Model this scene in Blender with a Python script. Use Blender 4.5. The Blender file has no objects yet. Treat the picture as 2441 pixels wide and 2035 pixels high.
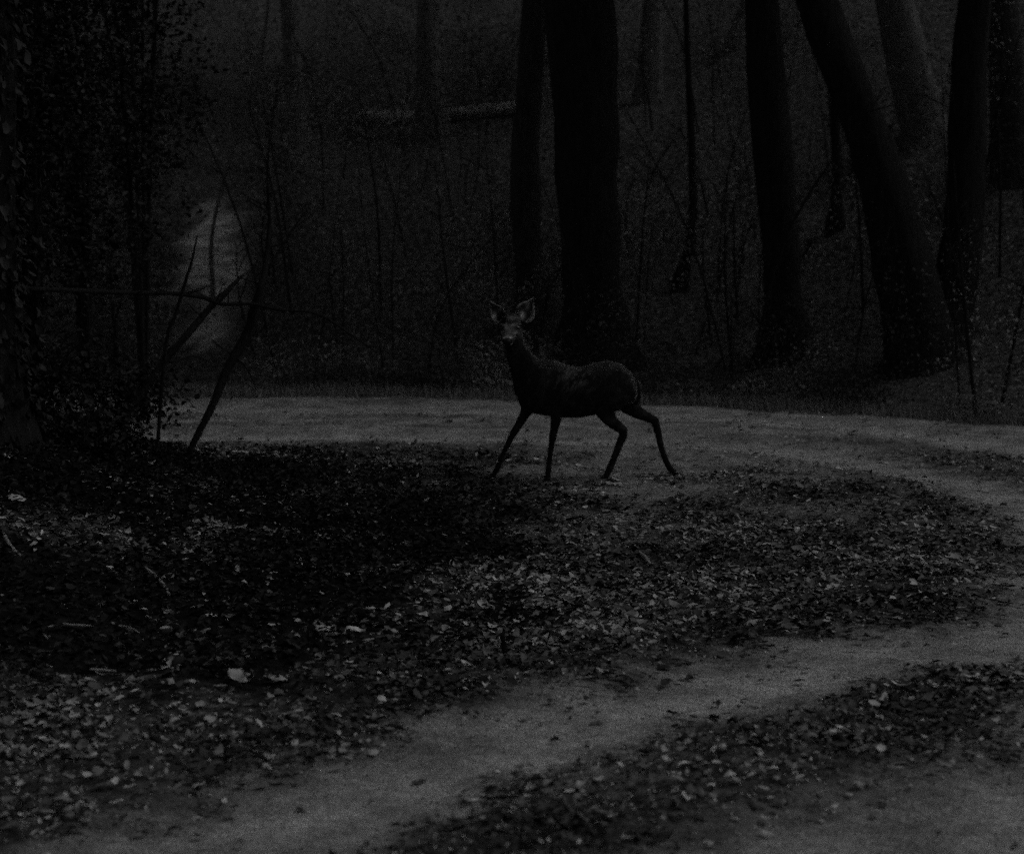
import bpy, bmesh, math, random
import numpy as np
from mathutils import Vector, Matrix
R = math.radians
SC = bpy.context.scene
COL = SC.collection

# ------------------------------------------------------------------ camera, sky, sun, exposure
CAM_H, FPX, W, H = 1.9, 4350.0, 2441.0, 2035.0
PITCH = math.atan(417.0 / FPX)
cd = bpy.data.cameras.new('camera'); cam = bpy.data.objects.new('camera', cd); COL.objects.link(cam)
cam.location = (0, 0, CAM_H); cam.rotation_euler = (math.pi / 2 - PITCH, 0, 0)
cd.sensor_width = 36.0; cd.lens = 36.0 * FPX / W; cd.clip_start = 0.1; cd.clip_end = 1500
cd.dof.use_dof = True; cd.dof.focus_distance = 11.0; cd.dof.aperture_fstop = 2.4
SC.camera = cam

SUN_EL, SUN_AZ = R(52), R(86)          # soft sun behind cloud, from the right
wd = bpy.data.worlds.new('World'); SC.world = wd; wd.use_nodes = True
nt = wd.node_tree; nt.nodes.clear()
sky = nt.nodes.new('ShaderNodeTexSky'); sky.sky_type = 'NISHITA'; sky.sun_disc = False
sky.sun_elevation = SUN_EL; sky.sun_rotation = SUN_AZ
bw = nt.nodes.new('ShaderNodeRGBToBW'); bg = nt.nodes.new('ShaderNodeBackground'); wo = nt.nodes.new('ShaderNodeOutputWorld')
bg.inputs['Strength'].default_value = 0.08
nt.links.new(sky.outputs['Color'], bw.inputs['Color']); nt.links.new(bw.outputs['Val'], bg.inputs['Color'])
nt.links.new(bg.outputs[0], wo.inputs['Surface'])
sd = bpy.data.lights.new('sun', 'SUN'); sd.energy = 0.9; sd.angle = R(35); sd.color = (1, 1, 1)
sun = bpy.data.objects.new('sun', sd); COL.objects.link(sun)
to_sun = Vector((math.sin(SUN_AZ) * math.cos(SUN_EL), math.cos(SUN_AZ) * math.cos(SUN_EL), math.sin(SUN_EL)))
sun.rotation_euler = to_sun.to_track_quat('Z', 'Y').to_euler(); sun.location = (4, 12, 20)
vs = SC.view_settings; vs.view_transform = 'Standard'; vs.look = 'None'; vs.gamma = 1; vs.use_curve_mapping = False
vs.exposure = -1.0
SC.cycles.use_denoising = False; SC.cycles.use_adaptive_sampling = True; SC.cycles.adaptive_threshold = 0.8; SC.cycles.adaptive_min_samples = 4
SC.cycles.max_bounces = 4; SC.cycles.diffuse_bounces = 2

# ------------------------------------------------------------------ helpers
rng = np.random.default_rng(7)
cp, sp = math.cos(PITCH), math.sin(PITCH)
def ray(px, py):
    cx, cy = (px - W / 2) / FPX, (H / 2 - py) / FPX
    return Vector((cx, cp + cy * sp, -sp + cy * cp))
def at(px, py, Y):                      # the point of that sight line at depth Y
    d = ray(px, py); t = Y / d.y
    return Vector((d.x * t, Y, CAM_H + d.z * t))
def on_plane(px, py, z=0.0):
    d = ray(px, py); t = (z - CAM_H) / d.z
    return Vector((d.x * t, d.y * t, z))

def _hash(ix, iy, s):
    h = (ix * 374761393 + iy * 668265263 + s * 974634777) & 0xffffffff
    h = ((h ^ (h >> 13)) * 1274126177) & 0xffffffff
    return ((h ^ (h >> 16)) & 0xffff) / 65535.0
def vnoise(x, y, s=0):
    x = np.asarray(x, float); y = np.asarray(y, float)
    ix = np.floor(x).astype(np.int64); iy = np.floor(y).astype(np.int64)
    fx = x - ix; fy = y - iy
    fx = fx * fx * (3 - 2 * fx); fy = fy * fy * (3 - 2 * fy)
    a = _hash(ix, iy, s); b = _hash(ix + 1, iy, s); c = _hash(ix, iy + 1, s); d = _hash(ix + 1, iy + 1, s)
    return (a + (b - a) * fx) * (1 - fy) + (c + (d - c) * fx) * fy
def fbm(x, y, s=0, n=4):
    v = 0; a = 0.5; t = 0
    for k in range(n):
        v = v + a * vnoise(np.asarray(x) * 2 ** k, np.asarray(y) * 2 ** k, s + k * 17); t += a; a *= 0.5
    return v / t
def sstep(x, a, b):
    t = np.clip((np.asarray(x, float) - a) / (b - a), 0, 1); return t * t * (3 - 2 * t)

def mesh_obj(name, verts, faces, mat, parent=None, smooth=True):
    me = bpy.data.meshes.new(name); me.from_pydata([tuple(v) for v in verts], [], faces); me.update()
    if smooth: me.polygons.foreach_set('use_smooth', [True] * len(me.polygons))
    me.materials.append(mat)
    o = bpy.data.objects.new(name, me); COL.objects.link(o)
    if parent is not None: o.parent = parent
    return o
def np_mesh(name, V, F, tone=None):
    me = bpy.data.meshes.new(name); k = F.shape[1]
    me.vertices.add(len(V)); me.vertices.foreach_set('co', V.astype(np.float32).ravel())
    me.loops.add(F.size); me.loops.foreach_set('vertex_index', F.astype(np.int32).ravel())
    me.polygons.add(len(F)); me.polygons.foreach_set('loop_start', np.arange(0, F.size, k, dtype=np.int32))
    me.update(calc_edges=True)
    if tone is not None:
        a = me.attributes.new('tone', 'FLOAT', 'POINT'); a.data.foreach_set('value', tone.astype(np.float32))
    return me
def tag(o, label=None, cat=None, group=None, kind=None):
    if label: o['label'] = label
    if cat: o['category'] = cat
    if group: o['group'] = group
    if kind: o['kind'] = kind
    return o
def empty(name, loc):
    o = bpy.data.objects.new(name, None); COL.objects.link(o); o.location = loc; return o

def mat(name, build):
    m = bpy.data.materials.new(name); m.use_nodes = True; n = m.node_tree; n.nodes.clear()
    out = n.nodes.new('ShaderNodeOutputMaterial'); b = n.nodes.new('ShaderNodeBsdfPrincipled')
    n.links.new(b.outputs[0], out.inputs['Surface']); build(n, b); return m
def N(n, t, **kw):
    x = n.nodes.new(t)
    for k, v in kw.items():
        if k in x.inputs: x.inputs[k].default_value = v
        else: setattr(x, k, v)
    return x
def ramp(n, src, stops):
    r = n.nodes.new('ShaderNodeValToRGB'); e = r.color_ramp.elements
    while len(e) < len(stops): e.new(0.5)
    for el, (p, v) in zip(e, stops): el.position = p; el.color = (v, v, v, 1)
    n.links.new(src, r.inputs[0]); return r.outputs[0]
def noise(n, scale, detail=4, rough=0.6, vec=None):
    t = N(n, 'ShaderNodeTexNoise', Scale=scale, Detail=detail, Roughness=rough)
    if vec is not None: n.links.new(vec, t.inputs['Vector'])
    return t.outputs['Fac']
def mul(n, a, b, op='MULTIPLY'):
    m = N(n, 'ShaderNodeMath', operation=op)
    for k, v in enumerate((a, b)):
        if isinstance(v, (int, float)): m.inputs[k].default_value = v
        else: n.links.new(v, m.inputs[k])
    return m.outputs[0]
def bump(n, b, h, s=0.5, d=0.02):
    x = N(n, 'ShaderNodeBump', Strength=s, Distance=d); n.links.new(h, x.inputs['Height']); n.links.new(x.outputs[0], b.inputs['Normal'])
def pos(n): return n.nodes.new('ShaderNodeNewGeometry').outputs['Position']
def attr(n, name): return N(n, 'ShaderNodeAttribute', attribute_name=name).outputs['Fac']

# ------------------------------------------------------------------ materials (a grey-toned place)
def b_ground(n, b):
    p = pos(n)
    g, dk, pale = attr(n, 'gravel'), attr(n, 'painted_shade'), attr(n, 'pale')
    sand = mul(n, mul(n, ramp(n, noise(n, 2.6, 6, 0.7, p), [(0.37, 0.17), (0.63, 0.37)]), ramp(n, noise(n, 120, 3, 0.8, p), [(0.38, 0.3), (0.5, 0.95), (0.62, 1.75)])), ramp(n, noise(n, 22, 4, 0.7, p), [(0.35, 0.7), (0.62, 1.2)]))
    sand = mul(n, sand, mul(n, mul(n, attr(n, 'worn'), 0.32), 0.86, 'ADD'))
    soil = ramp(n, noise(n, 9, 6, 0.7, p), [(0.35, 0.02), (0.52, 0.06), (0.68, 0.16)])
    shade_tone = ramp(n, noise(n, 14, 6, 0.7, p), [(0.35, 0.003), (0.7, 0.014)])  # near-black soil tone that paints the shade patch
    sunlit_tone = ramp(n, noise(n, 2.2, 6, 0.75, p), [(0.36, 0.16), (0.62, 0.55)])  # pale tone paints the sunlit slope seen through the gap
    def mix(f, a, c):
        m = N(n, 'ShaderNodeMix', data_type='FLOAT'); n.links.new(f, m.inputs[0]); n.links.new(a, m.inputs[2]); n.links.new(c, m.inputs[3]); return m.outputs[0]
    v = mix(g, mix(pale, mix(dk, soil, shade_tone), sunlit_tone), sand)
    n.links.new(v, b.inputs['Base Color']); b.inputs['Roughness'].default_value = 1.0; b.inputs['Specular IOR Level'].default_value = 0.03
    bump(n, b, mul(n, noise(n, 45, 5, 0.75, p), noise(n, 130, 2, 0.6, p), 'ADD'), 0.6, 0.02)
M_ground = mat('ground_soil', b_ground)
def leaf_mat(name, lo, hi, rough=0.55, spec=0.35, tr=0.0):
    def f(n, b):
        t = attr(n, 'tone'); p = pos(n)
        m = N(n, 'ShaderNodeMapRange'); n.links.new(t, m.inputs[0]); m.inputs[3].default_value = lo; m.inputs[4].default_value = hi
        n.links.new(mul(n, m.outputs[0], ramp(n, noise(n, 60, 3, 0.6, p), [(0.3, 0.7), (0.7, 1.25)])), b.inputs['Base Color'])
        b.inputs['Roughness'].default_value = rough; b.inputs['Specular IOR Level'].default_value = spec
    return mat(name, f)
M_litter = leaf_mat('dry_leaves', 0.012, 0.62, 0.7, 0.12)
M_green = leaf_mat('foliage', 0.015, 0.26, 0.9, 0.03)
M_ivy = leaf_mat('ivy_leaves', 0.006, 0.04, 0.6, 0.1)
M_shadeleaf = leaf_mat('shade_leaf_dark', 0.006, 0.035, 0.8, 0.03)
def bark(name, lo, hi, vs=3.0):
    def f(n, b):
        p = pos(n); mp = N(n, 'ShaderNodeMapping'); n.links.new(p, mp.inputs['Vector']); mp.inputs['Scale'].default_value = (6, 6, 1.2)
        v = noise(n, vs, 6, 0.7, mp.outputs[0])
        n.links.new(ramp(n, v, [(0.3, lo), (0.7, hi)]), b.inputs['Base Color']); b.inputs['Roughness'].default_value = 0.95
        b.inputs['Specular IOR Level'].default_value = 0.1
        bump(n, b, v, 1.0, 0.05)
    return mat(name, f)
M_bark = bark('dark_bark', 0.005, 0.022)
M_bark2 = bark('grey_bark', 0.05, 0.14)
M_twig = bark('dead_twig', 0.008, 0.025, 6)
M_stick = bark('bleached_stick', 0.3, 0.5, 8)
M_log = bark('weathered_log', 0.2, 0.36, 4)
M_bark3 = bark('brown_bark', 0.012, 0.045)
def b_fur(n, b):
    p = N(n, 'ShaderNodeTexCoord').outputs['Object']; mp = N(n, 'ShaderNodeMapping'); n.links.new(p, mp.inputs['Vector']); mp.inputs['Scale'].default_value = (60, 60, 160)
    v = noise(n, 1.5, 4, 0.7, mp.outputs[0])
    t = mul(n, attr(n, 'tone'), ramp(n, v, [(0.3, 0.55), (0.7, 1.5)]))
    n.links.new(t, b.inputs['Base Color']); b.inputs['Roughness'].default_value = 0.9; b.inputs['Specular IOR Level'].default_value = 0.05
    b.inputs['Sheen Weight'].default_value = 0.12; b.inputs['Sheen Roughness'].default_value = 0.15
    b.inputs['Sheen Tint'].default_value = (0.35, 0.35, 0.35, 1)
    bump(n, b, v, 0.6, 0.01)
M_fur = mat('deer_fur', b_fur)
def b_eye(n, b): b.inputs['Base Color'].default_value = (0.005, 0.005, 0.005, 1); b.inputs['Roughness'].default_value = 0.08
M_eye = mat('wet_black', b_eye)
def b_nose(n, b): b.inputs['Base Color'].default_value = (0.006, 0.006, 0.006, 1); b.inputs['Roughness'].default_value = 0.55; b.inputs['Specular IOR Level'].default_value = 0.2
M_nose = mat('nose_leather', b_nose)

# ------------------------------------------------------------------ terrain
def poly_world(pts): return np.array([on_plane(*p)[:2] for p in pts])
RUT_IN = poly_world([(150, 2210), (560, 2030), (850, 1925), (1200, 1795), (1500, 1700), (1800, 1630), (2100, 1560), (2410, 1540), (2570, 1455), (2600, 1335), (2510, 1236), (2330, 1168), (2100, 1120), (1900, 1085), (1700, 1068), (1450, 1058), (1150, 1050), (850, 1046), (550, 1046), (250, 1050), (-200, 1060)])
RUT_OUT = poly_world([(1750, 2330), (2060, 2140), (2270, 2040), (2470, 1950), (2750, 1800), (3000, 1560), (3080, 1400), (2980, 1240), (2750, 1140), (2441, 1072), (2200, 1046), (2000, 1024), (1750, 1003), (1500, 992), (1150, 985), (800, 982), (450, 980), (100, 982), (-300, 985)])
EDGE = poly_world([(-900, 955), (-300, 955), (370, 953), (900, 954), (1250, 960), (1550, 972), (1800, 983), (2100, 1000), (2441, 1030), (2800, 1062), (3300, 1110)])
RUT_FAR = RUT_IN[RUT_IN[:, 1] > 15.5][::-1]
def dist_poly(x, y, P):
    d = np.full(np.shape(x), 1e9)
    for a, c in zip(P[:-1], P[1:]):
        v = c - a; t = np.clip(((x - a[0]) * v[0] + (y - a[1]) * v[1]) / (v @ v), 0, 1)
        d = np.minimum(d, np.hypot(x - a[0] - t * v[0], y - a[1] - t * v[1]))
    return d
def edge_y(x): return np.interp(x, EDGE[:, 0], EDGE[:, 1])
def masks(x, y):
    nz = fbm(x * 1.6, y * 1.6, 3) - 0.5; nf = fbm(x * 6, y * 6, 9) - 0.5
    di = dist_poly(x, y, RUT_IN); do = dist_poly(x, y, RUT_OUT)
    far = sstep(y, 15.5, 18)
    wi = 0.50 + 0.35 * far; wo_ = 0.62 + 0.4 * far
    g = np.maximum(1 - sstep(di + nz * 0.4 + nf * 0.45, wi * 0.35, wi * 1.4), 1 - sstep(do + nz * 0.4 + nf * 0.45, wo_ * 0.35, wo_ * 1.4))
    dust = 0.85 * sstep(y + nz * 2.0, 10.8, 14.2) * sstep(x + nz, -0.9, 0.4) * (1 - 0.6 * sstep(x, 2.2, 3.4)) * sstep(fbm(x * 1.5, y * 1.5, 70), 0.22, 0.6)
    g = np.maximum(g, dust)
    back = 1 - sstep(y - edge_y(x) + nz * 0.3, -0.12, 0.1)
    band = sstep(y, 17.2, 18.6) * (1 - 0.55 * sstep(fbm(x * 1.1, y * 1.9, 63), 0.54, 0.66))
    g = np.maximum(g, band * np.where(y > np.interp(x, RUT_FAR[:, 0], RUT_FAR[:, 1]) - 0.3 + nz, 1, 0)) * back
    # black shade painted into the ground colour, mid island and bank's foot
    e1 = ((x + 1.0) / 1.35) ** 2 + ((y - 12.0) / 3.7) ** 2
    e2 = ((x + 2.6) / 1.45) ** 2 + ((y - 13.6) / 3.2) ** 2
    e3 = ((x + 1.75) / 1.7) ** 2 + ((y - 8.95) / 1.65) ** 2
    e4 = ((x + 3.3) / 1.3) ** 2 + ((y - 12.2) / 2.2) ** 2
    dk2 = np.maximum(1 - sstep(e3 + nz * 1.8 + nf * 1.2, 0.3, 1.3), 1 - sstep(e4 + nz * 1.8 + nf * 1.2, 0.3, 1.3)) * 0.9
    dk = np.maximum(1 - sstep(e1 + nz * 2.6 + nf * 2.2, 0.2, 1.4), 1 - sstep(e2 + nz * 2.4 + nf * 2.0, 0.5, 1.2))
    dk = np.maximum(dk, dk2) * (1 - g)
    pe = ((x + 0.166 * y) / (0.62 + 0.03 * (36 - y))) ** 2 + ((y - 32.4) / 4.3) ** 2
    pl = sstep(0.75 * fbm(x * 1.5, y * 0.9, 140) + 0.45 * (fbm(x * 4, y * 3, 141) - 0.5) + 0.5 * (1 - pe), 0.42, 0.75)
    return g, dk, pl
def ground_z(x, y):
    x = np.asarray(x, float); y = np.asarray(y, float)
    e = edge_y(x); inner = 1 - sstep(y - e, -0.3, 0.6)
    di = dist_poly(x, y, RUT_IN); do = dist_poly(x, y, RUT_OUT)
    z = 0.05 - 0.05 * np.maximum(1 - sstep(di, 0.15, 0.75), 1 - sstep(do, 0.15, 0.8))
    z = z + 0.10 * (fbm(x * 0.7, y * 0.7, 21) - 0.5) * np.clip(np.minimum(di, do), 0, 1)
    z = z + 0.05 * (fbm(x * 3, y * 3, 31) - 0.5) * np.clip(np.minimum(di, do) * 1.5, 0.1, 1)
    z = z - 0.022 * np.exp(-((x - 0.45) / 0.8) ** 2 - ((y - 15) / 0.9) ** 2)
    bank = np.clip((-x - 0.14 * y + 0.15) / 2.6, 0, 1.6); bank = bank * bank * (2.2 - bank)
    z = z + 0.62 * bank * sstep(y, 6, 11) * (1 - sstep(y, 15.0, 18.0)) * (0.75 + 0.5 * fbm(x * 1.2, y * 1.2, 44))
    t = np.clip(y - e - 1.2, 0, 200)
    hill = np.where(t < 6, t * t * 0.024, 0.144 * 6 + (t - 6) * 0.33); hill = np.minimum(hill, 24 + 0.02 * t)
    z = z + hill + sstep(t, 0, 8) * 1.6 * (fbm(x * 0.16, y * 0.16, 55) - 0.5)
    return z
xs = np.concatenate([[-400, -250, -150, -90, -60, -40, -28, -20, -15, -12], np.arange(-10, -4.5, 0.25), np.arange(-4.5, 4.6, 0.055), np.arange(4.75, 12, 0.25), [13, 15, 20, 28, 40, 60, 90, 150, 250, 400]])
ys = np.concatenate([[-400, -250, -120, -60, -30, -15, -8, -3, 0, 2, 3.5, 4.5], np.arange(4.8, 14, 0.05), np.arange(14, 26, 0.075), np.arange(26, 60, 0.5), [62, 66, 72, 80, 90, 110, 150, 250, 400]])
GX, GY = np.meshgrid(xs, ys); gx, gy = GX.ravel(), GY.ravel()
V = np.stack([gx, gy, ground_z(gx, gy)], 1)
nx, ny = len(xs), len(ys)
ii = (np.arange(ny - 1)[:, None] * nx + np.arange(nx - 1)[None, :]).ravel()
F = np.stack([ii, ii + 1, ii + nx + 1, ii + nx], 1)
gme = np_mesh('ground', V, F)
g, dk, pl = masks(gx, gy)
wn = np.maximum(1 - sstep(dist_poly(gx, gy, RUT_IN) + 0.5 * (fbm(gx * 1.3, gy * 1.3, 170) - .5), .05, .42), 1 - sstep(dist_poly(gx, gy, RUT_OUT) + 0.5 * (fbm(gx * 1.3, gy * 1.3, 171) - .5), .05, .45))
for nm, a in (('gravel', g), ('painted_shade', dk), ('pale', pl), ('worn', wn)):
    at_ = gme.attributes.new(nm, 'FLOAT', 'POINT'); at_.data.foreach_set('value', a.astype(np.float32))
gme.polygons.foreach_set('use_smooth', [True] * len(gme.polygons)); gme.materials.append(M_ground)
ground = bpy.data.objects.new('ground', gme); COL.objects.link(ground); tag(ground, kind='structure')
def gz(x, y): return float(ground_z(np.array([x]), np.array([y]))[0])
def on_ground(px, py):
    z = 0.0
    for _ in range(12):
        p = on_plane(px, py, z); z = 0.5 * z + 0.5 * gz(p.x, p.y)
    p = on_plane(px, py, z); p.z = gz(p.x, p.y); return p

# ------------------------------------------------------------------ fallen leaves
def leaf_shape(k, rs):
    """one dry leaf, 1 unit long, folded on its rib and curled: 9 vertices, 10 triangles"""
    L = np.array([-0.5, -0.3, 0.02, 0.33, 0.5]); wd_ = np.array([0.0, 0.19, 0.27, 0.19, 0.0]) * rs.uniform(0.6, 1.5)
    c1, c2, f_ = rs.uniform(-0.7, 1.1), rs.uniform(-0.4, 0.4), rs.uniform(-0.4, 0.8)
    vs_, z0 = [], lambda x: c1 * x * x + c2 * x ** 3
    for x, w in zip(L, wd_):
        if w == 0: vs_.append((x, rs.uniform(-.08, .08), z0(x)))
        else:
            vs_ += [(x + rs.uniform(-.07, .07), w * rs.uniform(.6, 1.3), z0(x) + f_ * w * rs.uniform(.3, 1.7)), (x, rs.uniform(-.03, .03), z0(x)), (x + rs.uniform(-.07, .07), -w * rs.uniform(.6, 1.3), z0(x) + f_ * w * rs.uniform(.3, 1.7))]
    fs = [(0, 2, 1), (0, 3, 2), (1, 2, 5), (1, 5, 4), (2, 3, 6), (2, 6, 5), (4, 5, 8), (4, 8, 7), (5, 6, 9), (5, 9, 8), (7, 8, 10), (8, 9, 10)]
    return np.array(vs_), np.array(fs)
SH = [leaf_shape(k, rng) for k in range(24)]
def rot_batch(yaw, tilt, roll):
    cy, sy, ct, st, cr, sr = np.cos(yaw), np.sin(yaw), np.cos(tilt), np.sin(tilt), np.cos(roll), np.sin(roll)
    M = np.empty((len(yaw), 3, 3))
    M[:, 0, 0] = cy * ct; M[:, 0, 1] = cy * st * sr - sy * cr; M[:, 0, 2] = cy * st * cr + sy * sr
    M[:, 1, 0] = sy * ct; M[:, 1, 1] = sy * st * sr + cy * cr; M[:, 1, 2] = sy * st * cr - cy * sr
    M[:, 2, 0] = -st; M[:, 2, 1] = ct * sr; M[:, 2, 2] = ct * cr
    return M
def leaf_cloud(name, P, size, yaw, tilt, roll, tone, m, shapes=SH):
    Vs, Fs, Ts, off = [], [], [], 0
    k = rng.integers(0, len(shapes), len(P)); Rm = rot_batch(yaw, tilt, roll)
    for s, (sv, sf) in enumerate(shapes):
        i = np.where(k == s)[0]
        if not len(i): continue
        v = np.einsum('nij,vj->nvi', Rm[i], sv) * size[i][:, None, None] + P[i][:, None, :]
        nv = len(sv); Vs.append(v.reshape(-1, 3)); Ts.append(np.repeat(tone[i], nv))
        Fs.append((sf[None] + (np.arange(len(i)) * nv)[:, None, None] + off).reshape(-1, 3)); off += len(i) * nv
    me = np_mesh(name, np.concatenate(Vs), np.concatenate(Fs), np.concatenate(Ts)); me.materials.append(m)
    o = bpy.data.objects.new(name, me); COL.objects.link(o); return o
n_try = 540000
yy = np.sqrt(rng.uniform(4.8 ** 2, 21 ** 2, n_try)); xx = rng.uniform(-1, 1, n_try) * (0.30 * yy + 1.4)
g, dk, pl = masks(xx, yy)
clump = fbm(xx * 2.2, yy * 2.2, 77)
keep = (1 - g) ** 1.35 * (1 - 0.9 * dk) * (0.25 + 1.1 * sstep(clump, 0.35, 0.62)) * (1 - 0.6 * sstep(yy, 11, 15)) * (1 - 0.9 * sstep(yy, 16, 17.5)) + 0.014
keep *= np.where(yy < edge_y(xx) - 0.1, 1, 0.5)
sel = rng.uniform(0, 1, n_try) < keep * 0.62
xx, yy, dk, gk = xx[sel], yy[sel], dk[sel], g[sel]; nL = len(xx)
size = rng.lognormal(math.log(0.039), 0.42, nL).clip(0.014, 0.078)
tone = rng.beta(0.9, 5.0, nL) * (1 - 0.55 * dk)  # leaves darkened inside the painted shade
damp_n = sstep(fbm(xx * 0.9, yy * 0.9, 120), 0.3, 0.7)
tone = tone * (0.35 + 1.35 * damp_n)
tone = np.where(rng.uniform(0, 1, nL) < 0.03 + 0.06 * damp_n, rng.uniform(0.3, 0.9, nL), tone)
size = np.where(tone > .33, (size * 1.1).clip(.022, .065), size)
size = size * (0.8 + 0.2 * sstep(yy, 6, 9))
tilt = rng.normal(0, 0.26, nL); roll = rng.normal(0, 0.28, nL)
tilt *= 1 - 0.75 * gk; roll *= 1 - 0.75 * gk; roll = roll + np.where(rng.uniform(0, 1, nL) < .5, math.pi, 0)
yaw = rng.uniform(0, 2 * math.pi, nL)
PL = np.stack([xx, yy, ground_z(xx, yy) + 0.012 + rng.uniform(0, 0.018, nL) + size * 0.25 * np.abs(np.sin(tilt))], 1)
# the 300 that show largest stay single leaves, parts of the ground they lie on
app = size / yy * (0.35 + tone) * (np.abs(xx) < 0.27 * yy) * (yy > 5.9)
big = np.argsort(-app)[:300]; rest = np.setdiff1d(np.arange(nL), big)
lit = leaf_cloud('leaf_litter', PL[rest], size[rest], yaw[rest], tilt[rest], roll[rest], tone[rest], M_litter)
tag(lit, 'dark and pale dry leaves strewn over the island and track', 'leaf litter', kind='stuff')
# crumbs, broken leaf and grit
n_try = 340000
yy2 = np.sqrt(rng.uniform(4.8 ** 2, 23 ** 2, n_try)); xx2 = rng.uniform(-1, 1, n_try) * (0.30 * yy2 + 1.2)
g2, dk2, _ = masks(xx2, yy2)
sel = (rng.uniform(0, 1, n_try) < (0.30 + 0.55 * (1 - g2)) * (1 - .9 * dk2) * (1 - .85 * sstep(yy2, 15.5, 18))) & (yy2 < edge_y(xx2))
x2, y2, g2, dk2 = xx2[sel], yy2[sel], g2[sel], dk2[sel]; n2 = len(x2)
s2 = rng.uniform(0.006, 0.024, n2) * (1 - 0.45 * g2)
t2 = np.where(rng.uniform(0, 1, n2) < 0.55, rng.beta(0.8, 5, n2), rng.uniform(0.15, 0.9, n2)) * (1 - .6 * dk2)  # crumbs darkened along with the painted shade
cr = leaf_cloud('leaf_crumbs', np.stack([x2, y2, ground_z(x2, y2) + 0.006], 1), s2, rng.uniform(0, 6.28, n2), rng.normal(0, .5, n2), rng.normal(0, .5, n2), t2, M_litter, [(SH[k][0][[0, 4, 6, 10]] * [1, 1.5, 1], np.array([(0, 2, 1), (1, 2, 3)])) for k in range(8)])
tag(cr, 'fine broken leaf and grit scattered over the whole clearing', 'leaf crumbs', kind='stuff')
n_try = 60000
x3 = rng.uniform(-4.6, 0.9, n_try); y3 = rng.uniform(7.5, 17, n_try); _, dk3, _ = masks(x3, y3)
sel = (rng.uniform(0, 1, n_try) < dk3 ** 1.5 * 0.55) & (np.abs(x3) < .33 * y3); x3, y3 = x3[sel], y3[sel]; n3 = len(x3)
gi = leaf_cloud('shade_leaves', np.stack([x3, y3, ground_z(x3, y3) + rng.uniform(.015, .07, n3)], 1), rng.uniform(.03, .06, n3), rng.uniform(0, 6.28, n3), rng.normal(0, .35, n3), rng.normal(0, .35, n3), rng.uniform(0, 1, n3) ** 3, M_shadeleaf)  # dark leaf cover added to deepen the painted shade
tag(gi, 'near black leaves added to deepen the painted shade patch', 'added dark leaves', kind='stuff')
LM = {}
def one_leaf(k, tb):
    if (k, tb) not in LM:
        v, f = SH[k]; me = np_mesh('fallen_leaf', v, f, np.full(len(v), (tb + 0.5) / 8)); me.materials.append(M_litter); LM[(k, tb)] = me
    return LM[(k, tb)]
RB = rot_batch(yaw[big], tilt[big], roll[big])
for j, i in enumerate(big):
    o = bpy.data.objects.new('fallen_leaf', one_leaf(int(rng.integers(0, 24)), int(min(7, tone[i] * 8)))); COL.objects.link(o)
    m4 = Matrix([list(RB[j][r]) + [0] for r in range(3)] + [[0, 0, 0, 1]])
    o.matrix_world = Matrix.Translation(PL[i]) @ m4 @ Matrix.Scale(float(size[i]), 4); o.parent = ground

# ------------------------------------------------------------------ tubes: trunks, branches, sticks
def tube(pts, rad, sides=10, sub=5, wob=0.0, seed=1):
    """closed tapered tube along a smoothed polyline -> verts, faces"""
    P = np.array([tuple(p) for p in pts], float); r = np.array(rad, float); n = len(P)
    T = np.linspace(0, n - 1, (n - 1) * sub + 1); C, RR = [], []
    for t in T:
        i = min(int(t), n - 2); f = t - i
        p0, p1, p2, p3 = P[max(i - 1, 0)], P[i], P[i + 1], P[min(i + 2, n - 1)]
        C.append(0.5 * (2 * p1 + (p2 - p0) * f + (2 * p0 - 5 * p1 + 4 * p2 - p3) * f * f + (3 * p1 - p0 - 3 * p2 + p3) * f ** 3))
        RR.append(r[i] * (1 - f) + r[i + 1] * f)
    C = np.array(C); verts, faces = [], []
    ref = None
    for k in range(len(C)):
        d = C[min(k + 1, len(C) - 1)] - C[max(k - 1, 0)]; d = d / (np.linalg.norm(d) + 1e-9)
        if ref is None: ref = np.cross(d, [0, 0, 1] if abs(d[2]) < 0.9 else [1, 0, 0])
        ref = ref - d * (ref @ d); ref /= np.linalg.norm(ref); b2 = np.cross(d, ref)
        for s in range(sides):
            a = 2 * math.pi * s / sides
            w = 1 + wob * (float(vnoise(np.array([s * 0.9 + seed * 7.3]), np.array([k * 0.55 + seed]), seed)[0]) - 0.5) * 2
            verts.append(C[k] + (ref * math.cos(a) + b2 * math.sin(a)) * RR[k] * w)
    m = len(C)
    for k in range(m - 1):
        for s in range(sides):
            s2 = (s + 1) % sides; faces.append((k * sides + s, k * sides + s2, (k + 1) * sides + s2, (k + 1) * sides + s))
    faces.append(tuple(range(sides))[::-1]); faces.append(tuple((m - 1) * sides + s for s in range(sides)))
    return verts, faces
def join_tubes(lst):
    V_, F_ = [], []
    for v, f in lst:
        o = len(V_); V_ += list(v); F_ += [tuple(i + o for i in q) for q in f]
    return V_, F_

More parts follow.
